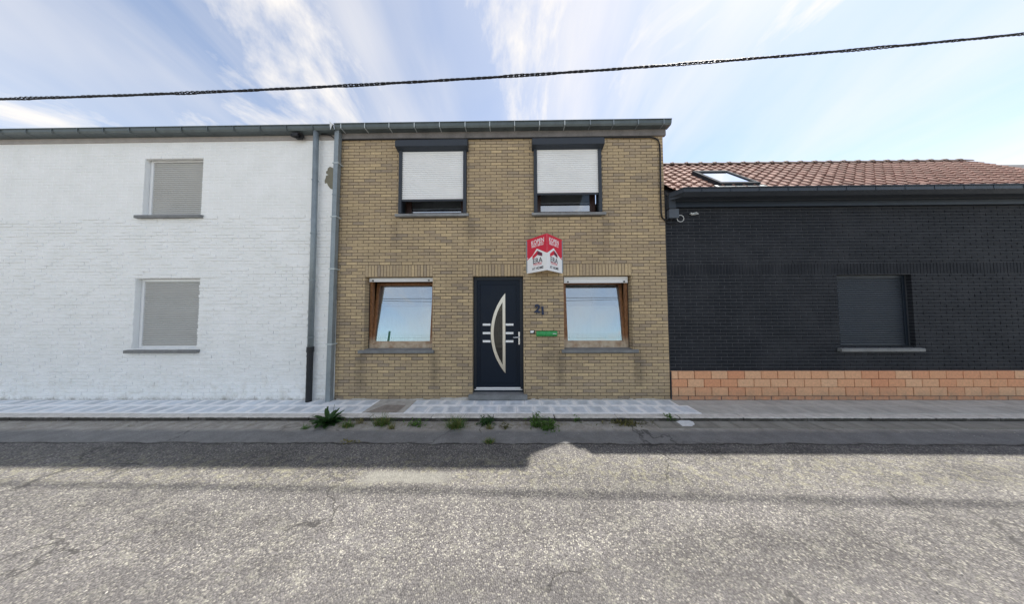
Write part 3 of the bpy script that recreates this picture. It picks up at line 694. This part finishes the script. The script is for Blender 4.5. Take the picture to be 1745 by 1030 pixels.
MB().prism([(q.x-.02, -.19, 5.40), (q.x+.045, -.19, 5.345), (q.x+.02, -.19, 5.29), (q.x, -.19, 5.235), (q.x-.012, -.19, 5.31)], (.0, .006, 0)).obj('gutter_end_flashing', 'wire_white', wg)
rp = MB().tube([(-3.915, -.085, 1.02), (-3.912, -.085, 3.2), (-3.905, -.10, 5.27)], .047, 14).obj('downpipe', 'zinc', wh, smooth=True)
for py in (307, 398, 478, 575):
    z = at(531, py, -.1).z
    MB().tube([(-3.913, -.087, z-.008), (-3.913, -.087, z+.008)], .054, 14).obj('pipe_clip', 'zinc', rp)
    MB().box(-3.975, -3.955, -.09, .0, z-.006, z+.006).obj('clip_pin', 'zinc_dark', rp)
ir = MB().tube([(-3.918, -.085, .0), (-3.916, -.085, .94)], .050, 14).obj('iron_pipe', 'cast_iron', wh)
MB().tube([(-3.916, -.085, .935), (-3.915, -.085, 1.035)], [.060, .058], 14).obj('socket', 'cast_iron', ir)
MB().box(-3.985, -3.95, -.09, 0, .84, .87).obj('clip_pin', 'cast_iron', ir)
MB().prism([(WX0, -.02, 5.30), (WX0, 4, 7.3), (WX0, 8.1, 5.30), (WX0, 8.1, 5.22), (WX0, 4, 7.2), (WX0, .02, 5.24)], (HL-.01-WX0, 0, 0)).obj('roof', 'dark_slate', wh)
MB().box(WX0, HL-.004, 7.8, 8.0, -.1, 5.28).obj('back_wall', 'white_paint', wh)
# black cable clamp under that gutter
cl = thing('cable_clamp', 'black cable clamp with coiled ends under the gutter of the white house', 'cable clamp')
q = at(507, 231, -.09)
o = MB().box(q.x-.06, q.x+.05, -.14, -.02, q.z-.04, q.z+.03).obj('clamp_body', 'black_rubber', cl, bevel=.012)
for k in range(4):
    a0 = k*.9; pts = [(q.x-.08+.05*math.cos(a0+i*.5)+i*.012, -.10+.03*math.sin(i*.7+k), q.z-.01+.045*math.sin(a0+i*.5)) for i in range(14)]
    MB().tube(pts, .009, 6).obj('cable_coil', 'black_rubber', cl, smooth=True)

# ------------------------------------------------------------------ black house next door
bh = thing('black_house', 'low black painted brick house with orange brick plinth and red tiled roof', 'house')
BX1 = 16.0; BX0 = HR+.003
BOP = [(6.2, 7.6, .98, 2.37)]
core_wall(MB(), BX0, BX1, -.1, 4.0, [(a-.006, b_+.006, c_, d_+.004) for a, b_, c_, d_ in BOP], .006, .30).obj('joint_wall', 'black_joint', bh)
BPB, CB = .2185, .0640
bb = []; n = 0
PL = .548
z = PL+.002
BS0, BS1 = 2.378, 2.598
def brow(z0, z1, half):
    x = BX0+.006; first = True
    while x < 11.4:
        L = BPB*.5 if (first and half) else BPB
        first = False; bb.extend((p0, p1, z0, z1) for p0, p1 in cut(x, x+L-.011, (z0+z1)/2, BOP)); x += L
ncl = int((BS0-z)/CB); ch_ = (BS0-z)/ncl
for n in range(ncl): brow(z+n*ch_+.005, z+(n+1)*ch_-.005, n % 2)
ncl2 = int((3.86-BS1)/CB)
for n in range(ncl2): brow(BS1+n*CB+.005, BS1+(n+1)*CB-.005, n % 2)
bb.sort(key=lambda k: (k[0] > 4.45, abs(k[2]-1.7)+k[0]*.3))
for bk in bb[:290]: brick_obj(bh, 'brick', *bk, 'black_paint', .5, random.uniform(-.002, .001), .06)
rb = MB()
for bk in bb[290:]: rb.brick(*bk, random.uniform(-.002, .001), .06)
tag(rb.obj('brickwork', 'black_paint', bh), kind='stuff')
x = BX0+.006
while x < 11.3:
    brick_obj(bh, 'soldier_brick', x, x+.0535, BS0+.004, BS1-.004, 'black_paint', .5, random.uniform(-.002, .001), .06); x += .0625
# plinth of large orange bricks
MB().box(BX0, BX1, -.020, .02, -.1, PL-.012).obj('plinth_bed', 'black_joint', bh)
zz = [(.405, .545), (.252, .396), (.088, .242)]
for ri, (za, zb) in enumerate(zz):
    x = BX0+.006; first = True
    while x < 11.3:
        L = (.12 if ri != 1 else .292) if first else .310
        first = False
        brick_obj(bh, 'plinth_brick', x, x+L-.013, za, zb, 'orange_brick', random.random(), -.040+random.uniform(-.002, .002), .045); x += L
x = BX0+.006
while x < 11.3:
    brick_obj(bh, 'footing_brick', x, x+.295, .008, .074, 'flaked_brick' if False else 'orange_brick', 0, -.026, .03); x += .31
for o_ in BOP: shuttered_window(bh, *o_, 'slate_metal', 'anthracite')
# eaves: fascia, mitred gutter
bx('fascia_board', 'slate_metal', bh, BX0+.01, BX1, -.10, .01, 3.80, 3.93)
bx('eaves_board', 'anthracite', bh, BX0+.01, BX1, -.06, .012, 3.70, 3.80)
GX = 3.10; yf = -.315; zb, zt = 3.845, 3.945
plan_o = [(BX0+.004, -.10), (GX-.005, yf), (BX1, yf)]
mb = MB()
def strip3(pl, za, zb_):
    for (xa, ya), (xb, yb) in zip(pl, pl[1:]): mb.quad((xa, ya, za), (xb, yb, za), (xb, yb, zb_), (xa, ya, zb_))
strip3(plan_o, zb+.02, zt)
lip = [(x, y-.012) for x, y in plan_o]
for (xa, ya), (xb, yb), (xc, yc), (xd, yd) in zip(plan_o, plan_o[1:], lip, lip[1:]):
    mb.quad((xa, ya, zt), (xb, yb, zt), (xd, yd, zt), (xc, yc, zt)); mb.quad((xc, yc, zt), (xd, yd, zt), (xd, yd, zt-.012), (xc, yc, zt-.012))
inn = [(BX0+.004, -.095), (GX+.02, -.27+.04), (BX1, -.27+.04)]
for (xa, ya), (xb, yb), (xc, yc), (xd, yd) in zip(plan_o, plan_o[1:], inn, inn[1:]): mb.quad((xa, ya, zb+.02), (xb, yb, zb+.02), (xd, yd, zb-.03), (xc, yc, zb-.03))
mb.quad((BX0+.004, -.095, zb-.03), (GX+.02, -.23, zb-.03), (BX1, -.23, zb-.03), (BX1, -.098, zb-.035), (BX0+.01, -.09, zb-.035))
bg_ = mb.obj('gutter', 'slate_metal', bh)
sm = bg_.modifiers.new('thickness', 'SOLIDIFY'); sm.thickness = .004
for k in range(18):
    xg = 3.42+k*.52
    MB().box(xg-.010, xg+.010, yf-.004, yf+.001, zb+.022, zt-.002).obj('gutter_strap', 'anthracite', bg_)
bx('lead_flashing', 'slate_metal', bh, BX0+.001, BX0+.13, -.105, -.02, 3.66, 3.86)
# roof: 45 degrees
EY, EZ = -.16, 3.965; RY, RZ = 1.235, 5.36
SL = math.hypot(RY-EY, RZ-EZ); sd = Vector((0, (RY-EY)/SL, (RZ-EZ)/SL)); nrm = Vector((0, -sd.z, sd.y))
def rpnt(x, s_, h=0.0): return Vector((x, EY, EZ)) + sd*s_ + nrm*h
rf = MB().prism([rpnt(BX0, .0, -.06), rpnt(BX0, SL, -.06), Vector((BX0, 2*RY-EY, EZ-.05)), Vector((BX0, 2*RY-EY, EZ-.15)), rpnt(BX0, SL, -.18), rpnt(BX0, .05, -.10)], (BX1-BX0, 0, 0)).obj('roof', 'dark_slate', bh)
TW, NR = .205, 11; TG = SL/NR
def tile_mesh(tone):
    mb = MB(); prof = [(0, .030), (.025, .042), (.055, .030), (.075, .008), (.13, .003), (.185, .008), (.212, .028)]
    k = len(prof)
    for s_, dh in ((-.03, .020), (TG+.0, .0)):
        for x, h in prof: mb.v.append(tuple(Vector((x, 0, 0))+sd*s_+nrm*(h+dh)))
    for x, h in prof: mb.v.append(tuple(Vector((x, 0, 0))+sd*(-.03)+nrm*(h+.004)))
    for i in range(k-1): mb.f += [(i, i+1, k+i+1, k+i), (2*k+i, 2*k+i+1, i+1, i)]
    mb.tone = [tone]*len(mb.f); return mb
TM = [tile_mesh(i/7).mesh('roof_tile', 'roof_tile', smooth=False) for i in range(8)]
SKX = (3.97, 4.74); s0k = (at(1217, 317, .08).z-EZ)/sd.z-.14; s1k = s0k+.92
cnt = 0; far = MB(); ncol = int((11.4-BX0)/TW)
for c_ in range(ncol):
    for r_ in range(NR):
        x = BX0+c_*TW; s_ = r_*TG
        if SKX[0]+.02 < x and x+TW < SKX[1]-.02 and s0k+.05 < s_ and s_+TG < s1k-.05: continue
        p_ = rpnt(x, s_)
        if cnt < 290:
            o = link('roof_tile', random.choice(TM), rf); o.location = p_+nrm*random.uniform(-.003, .003); cnt += 1
        else:
            t_ = tile_mesh(random.random()); i0 = len(far.v); far.v += [tuple(Vector(v)+p_) for v in t_.v]; far.f += [tuple(i0+k for k in f_) for f_ in t_.f]; far.tone += t_.tone
tag(far.obj('far_roof_tiles', 'roof_tile', rf), kind='stuff')
def ridge_mesh():
    mb = MB(); n_ = 8
    for (x, r) in ((0, .085), (.05, .100), (.06, .085), (.365, .075)):
        for i in range(n_+1):
            a = math.pi*i/n_; mb.v.append((x, -math.cos(a)*r*1.15, math.sin(a)*r))
    for j in range(3):
        for i in range(n_): a = j*(n_+1)+i; mb.f.append((a, a+1, a+n_+2, a+n_+1))
    return mb.mesh('ridge_tile', 'ridge_tile')
rm_ = ridge_mesh(); x = BX0-.02
x = at(1140, 283, RY).x - .352*3
while x < 11.3:
    if x > BX0-.03:
        o = link('ridge_tile', rm_, rf); o.location = (x, RY, RZ-.015)
    x += .352
sk = link('skylight', None, bh)
def onroof(mb, x0, x1, s0_, s1_, h0, h1):
    mb.prism([rpnt(x0, s0_, h0), rpnt(x1, s0_, h0), rpnt(x1, s1_, h0), rpnt(x0, s1_, h0)], nrm*(h1-h0)); return mb
mb = MB()
onroof(mb, SKX[0], SKX[0]+.07, s0k, s1k, 0, .085); onroof(mb, SKX[1]-.07, SKX[1], s0k, s1k, 0, .085)
onroof(mb, SKX[0]+.07, SKX[1]-.07, s0k, s0k+.08, 0, .084); onroof(mb, SKX[0]+.07, SKX[1]-.07, s1k-.09, s1k, 0, .092)
mb.obj('frame', 'skylight_frame', sk)
onroof(MB(), SKX[0]-.10, SKX[1]+.10, s0k-.10, s0k-.002, .02, .045).obj('flashing', 'zinc_dark', sk)
onroof(MB(), SKX[0]+.068, SKX[1]-.068, s0k+.078, s1k-.088, .062, .07).obj('pane', 'roof_glass', sk)
onroof(MB(), SKX[0]+.068, SKX[1]-.068, s0k+.078, s1k-.088, -.02, .0).obj('blind', 'curtain', sk)
MB().box(BX0, BX1, 2.5, 2.7, -.1, 3.95).obj('back_wall', 'black_joint', bh)

# ------------------------------------------------------------------ cables and boxes on the fronts
jb = thing('junction_box', 'grey plastic junction box with wire loop on black wall', 'junction box')
q0, q1 = at(1137.5, 372, -.06), at(1155, 357, -.06)
bx('enclosure', 'box_grey', jb, max(q0.x, BX0+.02), q1.x, -.075, -.004, q0.z, q1.z, .006)
bx('cover', 'box_grey', jb, max(q0.x, BX0+.02)-.004, q1.x+.004, -.085, -.072, q0.z-.004, q1.z+.004, .004)
c_ = at(1159.5, 372.5, -.05); pts = [(c_.x+.065*math.cos(a*.35+1.2), -.05, c_.z+.065*math.sin(a*.35+1.2)) for a in range(-9, 11)]
MB().tube(pts, .006, 6).obj('wire_loop', 'wire_white', jb, smooth=True)
def facade_line(pts, Y, r, name, mat, label, cat):
    return tag(MB().tube([at(x, y, Y) if len(pts[0]) == 2 else (x, y) for x, y in pts], r, 8).obj(name, mat, smooth=True), label, cat)
cp = [(584, 238.3), (640, 237.2), (700, 236.6), (790, 236.6), (860, 235.4), (960, 234.6), (1060, 234), (1108, 233.8), (1116, 235.2), (1121.5, 239), (1124, 246), (1125, 262), (1125.4, 300), (1126, 340), (1126.8, 362), (1128, 370), (1132, 374.5), (1138, 375)]
facade_line(cp, -.022, .0135, 'facade_cable', 'black_rubber', 'dark cable clipped under the fascia and down the brick corner', 'cable')
lp = [(1131, 374, -.02), (1136, 379.5, -.02), (1144, 382, -.03), (1151, 381, -.03), (1155, 376.5, -.04), (1156.5, 371, -.05)]
tag(MB().tube([at(*p_) for p_ in lp], .007, 6).obj('drooping_cable', 'black_rubber', smooth=True), 'thin black cable drooping below the grey junction box', 'cable')
hk = thing('wire_anchor', 'white torn wire anchor fixed to the black wall', 'wire anchor')
q = at(1184, 364, -.04)
for k in range(7):
    pts = [(q.x+random.uniform(-.08, .08), -.03+random.uniform(-.02, .02), q.z+random.uniform(-.02, .02)) for _ in range(4)]
    MB().tube(pts, .007, 5).obj('wire_strand', 'wire_white', hk)
MB().box(q.x-.012, q.x+.012, -.05, .004, q.z-.012, q.z+.012).obj('anchor_plate', 'zinc', hk, bevel=.003)
tag(MB().tube([at(548, 229, -.06), at(556, 229, -.06), at(564, 231, -.06), at(570, 236, -.05), at(576, 240, -.03), at(585, 238.6, -.022)], .011, 6).obj('link_cable', 'black_rubber', smooth=True), 'short black cable passing behind the square zinc downpipe', 'cable')
# overhead bundle of twisted conductors
oc = thing('overhead_cable', 'twisted black overhead cable crossing the sky above the gutter', 'cable')
YC = -.15
ca, cb_, cc = at(486, 151, YC), at(872, 129.5, YC), at(1259, 101.5, YC)
def cz(x):                                   # parabola through three points
    a0 = ca.z*(x-cb_.x)*(x-cc.x)/((ca.x-cb_.x)*(ca.x-cc.x)); a1 = cb_.z*(x-ca.x)*(x-cc.x)/((cb_.x-ca.x)*(cb_.x-cc.x)); a2 = cc.z*(x-ca.x)*(x-cb_.x)/((cc.x-ca.x)*(cc.x-cb_.x))
    return a0+a1+a2
for k in range(4):
    pts = []
    for i in range(701):
        x = -17+34*i/700; a = x*2*math.pi/.42+k*math.pi/2
        rad = .013 + (.007*max(0, math.sin(x*1.9+1.1))**3)
        pts.append((x, YC+rad*math.cos(a), cz(x)+rad*math.sin(a)+.004*math.sin(x*5.3+k)))
    MB().tube(pts, .0086, 6).obj('conductor', 'black_rubber', oc, smooth=True)

# ------------------------------------------------------------------ estate sign
sg = thing('for_sale_sign', 'red and white folded V-shaped for sale sign fixed above the door', 'sign')
SZ0, SZ1 = 2.43, 3.09
xl_, xm_, xr_ = .245, .582, .935; ym_ = -.40
th = .004
def panel(xa, ya, xb, yb, fold):
    """one face of the sign; returns matrix from face coordinates (u right, v up) to world and its width"""
    a, b_ = Vector((xa, ya, 0)), Vector((xb, yb, 0)); u = (b_-a).normalized(); wd = (b_-a).length; nn = Vector((u.y, -u.x, 0))
    Mx = Matrix((u, Vector((0, 0, 1)), nn)).transposed().to_4x4(); Mx.translation = a + Vector((0, 0, SZ0)); return Mx, wd
H_ = SZ1-SZ0
for side, (xa, ya, xb, yb) in (('l', (xl_, -.01, xm_, ym_)), ('r', (xm_, ym_, xr_, -.01))):
    Mx, wd = panel(xa, ya, xb, yb, None)
    def face(pts, mat, name, z=.0, t_=th, par=sg):
        mb = MB(); mb.prism([(u*wd, v*H_, z) for u, v in pts], (0, 0, t_)); mb.v = [tuple(Mx @ Vector(v)) for v in mb.v]
        return mb.obj(name, mat, par)
    pn = face([(0, 0), (1, 0), (1, 1), (0, 1)], 'sign_white', 'board', -.004, .005)
    # red field above a gable-shaped edge; u runs along this face
    if side == 'l': red = [(0, .38), (.30, .49), (.52, .665), (1, .47), (1, 1), (0, 1)]; ax = .56
    else: red = [(0, .47), (.42, .665), (.72, .49), (1, .38), (1, 1), (0, 1)]; ax = .44
    face(red, 'sign_red', 'red_field', .001, .0015)
    c0 = ax
    face([(c0-.24, .40), (c0-.02, .585), (c0-.02, .49), (c0-.24, .345)] if False else [(c0-.26, .385), (c0-.26, .475), (c0-.01, .60), (c0-.01, .475)], 'sign_red', 'roof_mark', .001, .0015)
    face([(c0-.01, .475), (c0-.01, .60), (c0+.22, .50), (c0+.22, .41)], 'sign_maroon', 'roof_mark', .001, .0015)
    face([(c0-.22, .232), (c0+.20, .232), (c0+.20, .247), (c0-.22, .247)], 'sign_red', 'underline', .001, .0015)
    def tx(s_, u, v, size, mat, wid, bold=0.0):
        textmesh(s_, size, mat, 'lettering', sg, Mx @ Matrix.Translation((u*wd, v*H_, .003)), .0008, bold, w=wid*wd)
    tx('KOPEN', c0, .855, .115, 'sign_white', .62, .0015)
    for s_, du, wi in (('056', -.215, .17), ('51', -.055, .10), ('68', .08, .12), ('52', .225, .12)): tx(s_, c0+du, .755, .07, 'sign_white', wi, .001)
    tx('ERA', c0-.01, .312, .135, 'sign_ink', .46, .001)
    tx('AT', c0-.20, .10, .068, 'sign_ink', .15, .001); tx('HOME', c0+.09, .10, .068, 'sign_ink', .36, .001)
    tx('VASTGOED', c0-.01, .20, .028, 'sign_red', .42)
    for k in ((.06,) if side == 'l' else (.94,)):
        q = Mx @ Vector((k*wd, .44*H_, .002)); MB().tube([q, q+Mx.to_3x3() @ Vector((0, 0, .006))], .011, 10).obj('fixing_screw', 'sign_white', sg)
bx('wall_bracket', 'zinc', sg, xl_-.012, xl_+.02, -.022, .002, SZ0+.02, SZ1-.02); bx('wall_bracket', 'zinc', sg, xr_-.02, xr_+.012, -.022, .002, SZ0+.02, SZ1-.02)

# ------------------------------------------------------------------ weeds along the kerb
def blade(mb, base, az, lean, L, wd, curl, segs=4, fold=.0):
    d = Vector((math.cos(az), math.sin(az), 0)); sdv = Vector((-math.sin(az), math.cos(az), 0)); p_ = Vector(base); el = lean; prev = None
    for i in range(segs+1):
        f_ = i/segs; w_ = wd*(math.sin(math.pi*(.08+.84*f_**1.35))**.75 if fold else (1-f_)**.7+.05)
        l_, r_ = p_-sdv*w_/2, p_+sdv*w_/2; mid = p_ - Vector((0, 0, fold*w_))
        i0 = len(mb.v); mb.v += [tuple(l_), tuple(mid), tuple(r_)]
        if prev is not None: mb.f += [(prev, prev+1, i0+1, i0), (prev+1, prev+2, i0+2, i0+1)]
        prev = i0
        p_ = p_ + (d*math.cos(el)+Vector((0, 0, math.sin(el))))*(L/segs); el -= curl/segs
    return mb
def weed(px, py, label, kind, wpx, hpx, n, mat, name='weed', cat='weed', mat2=None):
    g_ = gnd(px, py, ZR); sc_ = PF/((g_-CAM_P).dot(FW)); r_ = wpx/sc_/2; h_ = hpx/sc_
    o = link(name, None); o.location = (g_.x, g_.y, ZR-.003); tag(o, label, cat, 'weeds along the kerb')
    rnd = random.Random(int(px*7+py))
    A_, B_ = MB(), MB()
    for i in range(n):
        az = rnd.uniform(0, 2*math.pi); t_ = rnd.random()
        m_ = B_ if (mat2 and rnd.random() < .3) else A_
        if kind == 'broad':
            el = rnd.uniform(.25, 1.15); L = rnd.uniform(.5, .92)*(r_*math.cos(el)+h_*math.sin(el))
            blade(m_, (rnd.uniform(-.02, .02), rnd.uniform(-.02, .02), 0), az, el, L, rnd.uniform(.05, .08), rnd.uniform(.4, 1.1), 6, .22)
        elif kind == 'leafy':
            b_ = Vector((rnd.gauss(0, r_*.45), rnd.gauss(0, r_*.3), 0)); hh = h_*rnd.uniform(.25, .95)
            el = rnd.uniform(-.2, .9); blade(m_, (b_.x, b_.y, hh*rnd.random()), az, el, rnd.uniform(.03, .07), rnd.uniform(.014, .026), rnd.uniform(.2, 1.2), 4, .2)
            if i % 4 == 0: m_.tube([(b_.x, b_.y, 0), (b_.x*1.05, b_.y*1.05, hh)], .0022, 4)
        elif kind == 'grass':
            b_ = (rnd.gauss(0, r_*.4), rnd.gauss(0, r_*.22), 0)
            blade(m_, b_, az, rnd.uniform(.6, 1.5), h_*rnd.uniform(.5, 1.25), rnd.uniform(.004, .008), rnd.uniform(.3, 1.9), 4)
        else:                                 # low mat
            b_ = (rnd.gauss(0, r_*.5), rnd.gauss(0, r_*.16), 0)
            blade(m_, b_, az, rnd.uniform(.1, 1.2), h_*rnd.uniform(.5, 1.2), rnd.uniform(.008, .016), rnd.uniform(.2, 1.5), 3, .1)
    if kind == 'broad':
        A_.tube([(.06, .0, 0), (.09, .02, h_*1.25)], .003, 4); A_.tube([(-.01, .0, 0), (-.02, .02, h_*1.1)], [.006, .012], 5)
    A_.obj('foliage', mat, o)
    if B_.v: B_.obj('dry_foliage', mat2, o)
    return o
weed(558, 722, 'large dark green rosette of broad dock-like leaves against the kerb', 'broad', 46, 25, 60, 'leaf_dark')
weed(521, 731, 'tiny green grass tuft beside the big broad-leaved rosette', 'grass', 16, 9, 60, 'leaf_mid')
weed(592, 728, 'short green grass tuft between the rosette and the hatch', 'grass', 24, 13, 150, 'leaf_mid', mat2='leaf_dry')
weed(613, 722, 'sparse straw-coloured tuft of dry grass against the kerb', 'grass', 12, 14, 40, 'leaf_dry')
weed(652, 724, 'green grass tuft in front of the brown hatch', 'grass', 30, 20, 220, 'leaf_mid', mat2='leaf_dry')
weed(667, 731, 'yellowish dry grass tuft in front of the brown hatch', 'grass', 14, 12, 60, 'leaf_dry', mat2='leaf_mid')
weed(708, 725, 'small leafy weed on bare kerbside dirt below the tilted window', 'leafy', 24, 13, 60, 'leaf_mid')
weed(777, 729, 'rounded grass tuft mixed with yellow blades beside the doorstep', 'grass', 30, 22, 300, 'leaf_mid', mat2='leaf_dry')
weed(829, 723, 'compact dark green leafy weed in front of the door', 'leafy', 26, 16, 120, 'leaf_dark')
weed(834, 731, 'small brownish grass tuft in front of the door', 'grass', 14, 9, 60, 'leaf_dry', mat2='leaf_mid')
weed(862, 729, 'tiny grey-green weed on the dirt in front of the door', 'leafy', 10, 7, 20, 'moss')
weed(913, 727, 'upright leafy weed taller than its neighbour beneath the letter flap', 'leafy', 24, 26, 130, 'leaf_mid')
weed(934, 731, 'sprawling bright green leafy weed beneath the letter flap', 'leafy', 34, 18, 170, 'leaf_mid')
weed(982, 718, 'single small sprig growing from the kerb joint', 'leafy', 10, 12, 26, 'leaf_mid')
weed(1064, 722, 'low dark mat of moss and dry stems at the kerb', 'mat', 60, 8, 260, 'moss', mat2='leaf_dry')
weed(1141, 718, 'small green sprig where the pale slabs end', 'leafy', 12, 13, 40, 'leaf_mid')
weed(834, 755, 'little grass tuft growing from the road seam', 'grass', 18, 9, 120, 'leaf_mid', mat2='leaf_dry')
weed(595, 754, 'flat yellow-green moss patch in the road seam', 'mat', 36, 4, 160, 'leaf_dry', mat2='moss')
lt = MB(); rnd = random.Random(23)
for i in range(1300):                         # dead stems and straw lying in the gutter
    x = rnd.choice((-2.9, -2.2, -1.75, -.95, -.4, .45, .6, 2.0, 2.6))+rnd.gauss(0, .35) if i % 4 else rnd.uniform(-9, 9)
    blade(lt, (x, -.715-abs(rnd.gauss(0, .10)), ZR+.002), rnd.uniform(0, 6.28), rnd.uniform(0, .35), rnd.uniform(.02, .07), rnd.uniform(.002, .005), rnd.uniform(0, .8), 2)
tag(lt.obj('straw_litter', 'leaf_dry'), 'dead stems and straw lying in the gutter along the kerb', 'litter', kind='stuff')
# loose grit and litter near the kerb
gr = MB(); rnd = random.Random(11)
for i in range(1500):
    x = rnd.uniform(-9.5, 9.5); y = -.70-abs(rnd.gauss(0, .16)) if i % 3 else rnd.uniform(-2.9, -.75); s_ = rnd.uniform(.003, .009)
    a = rnd.uniform(0, 3); c_, d_ = math.cos(a)*s_, math.sin(a)*s_
    i0 = len(gr.v); z = ZR-.001
    gr.v += [(x+c_, y+d_, z), (x-d_*.8, y+c_*.8, z), (x-c_, y-d_, z), (x+d_*.8, y-c_*.8, z), (x+c_*.3, y, z+s_*.8)]
    gr.f += [(i0, i0+1, i0+4), (i0+1, i0+2, i0+4), (i0+2, i0+3, i0+4), (i0+3, i0, i0+4)]
tag(gr.obj('loose_grit', 'cement_pale'), 'loose grit and crumbs of mortar scattered along the kerb', 'grit', kind='stuff')
# splash of dried lime on the gutter slabs
cxy = [(1152, 719), (1163, 716.5), (1173, 717), (1181, 719.5), (1184, 724), (1179, 727.2), (1170, 726.8), (1163, 727), (1158, 723)]
MB().prism([gnd(x, y, ZR+.012) for x, y in cxy], (0, 0, .003)).obj('lime_splash', 'lime_splash', gs)

# ------------------------------------------------------------------ across the road (seen in the window panes)
fe = thing('railway_fence', 'green wire mesh fence across the road mirrored in the window panes', 'fence')
YF = -7.2
for k in range(9):
    x = -6.75+4.3*(k-3); MB().box(x-.04, x+.04, YF-.04, YF+.04, -.15, 2.36).obj('post', 'fence_green', fe)
wm = MB()
for i in range(330):
    x = -16.5+i*.1; wm.tube([(x, YF, -.1), (x, YF, 2.2)], .0028, 3, False)
for k in range(23): wm.tube([(-16.5, YF, -.02+k*.1), (16.5, YF, -.02+k*.1)], .0026 if k % 5 else .007, 3, False)
tag(wm.obj('wire_mesh', 'fence_green', fe), kind='stuff')
for (yy, z0, nm, lb) in ((-12.5, 5.75, 'contact_wire', 'lower overhead railway wire mirrored in the window panes'), (-12.5, 6.75, 'messenger_wire', 'upper overhead railway wire mirrored in the window panes'), (-15.5, 6.3, 'feeder_wire', 'farther overhead railway wire mirrored in the window panes')):
    tag(MB().tube([(x, yy, z0+.0012*(x+2)**2*(1 if nm != 'contact_wire' else .1)) for x in range(-40, 41, 4)], .022, 5).obj(nm, 'black_rubber', smooth=True), lb, 'wire')
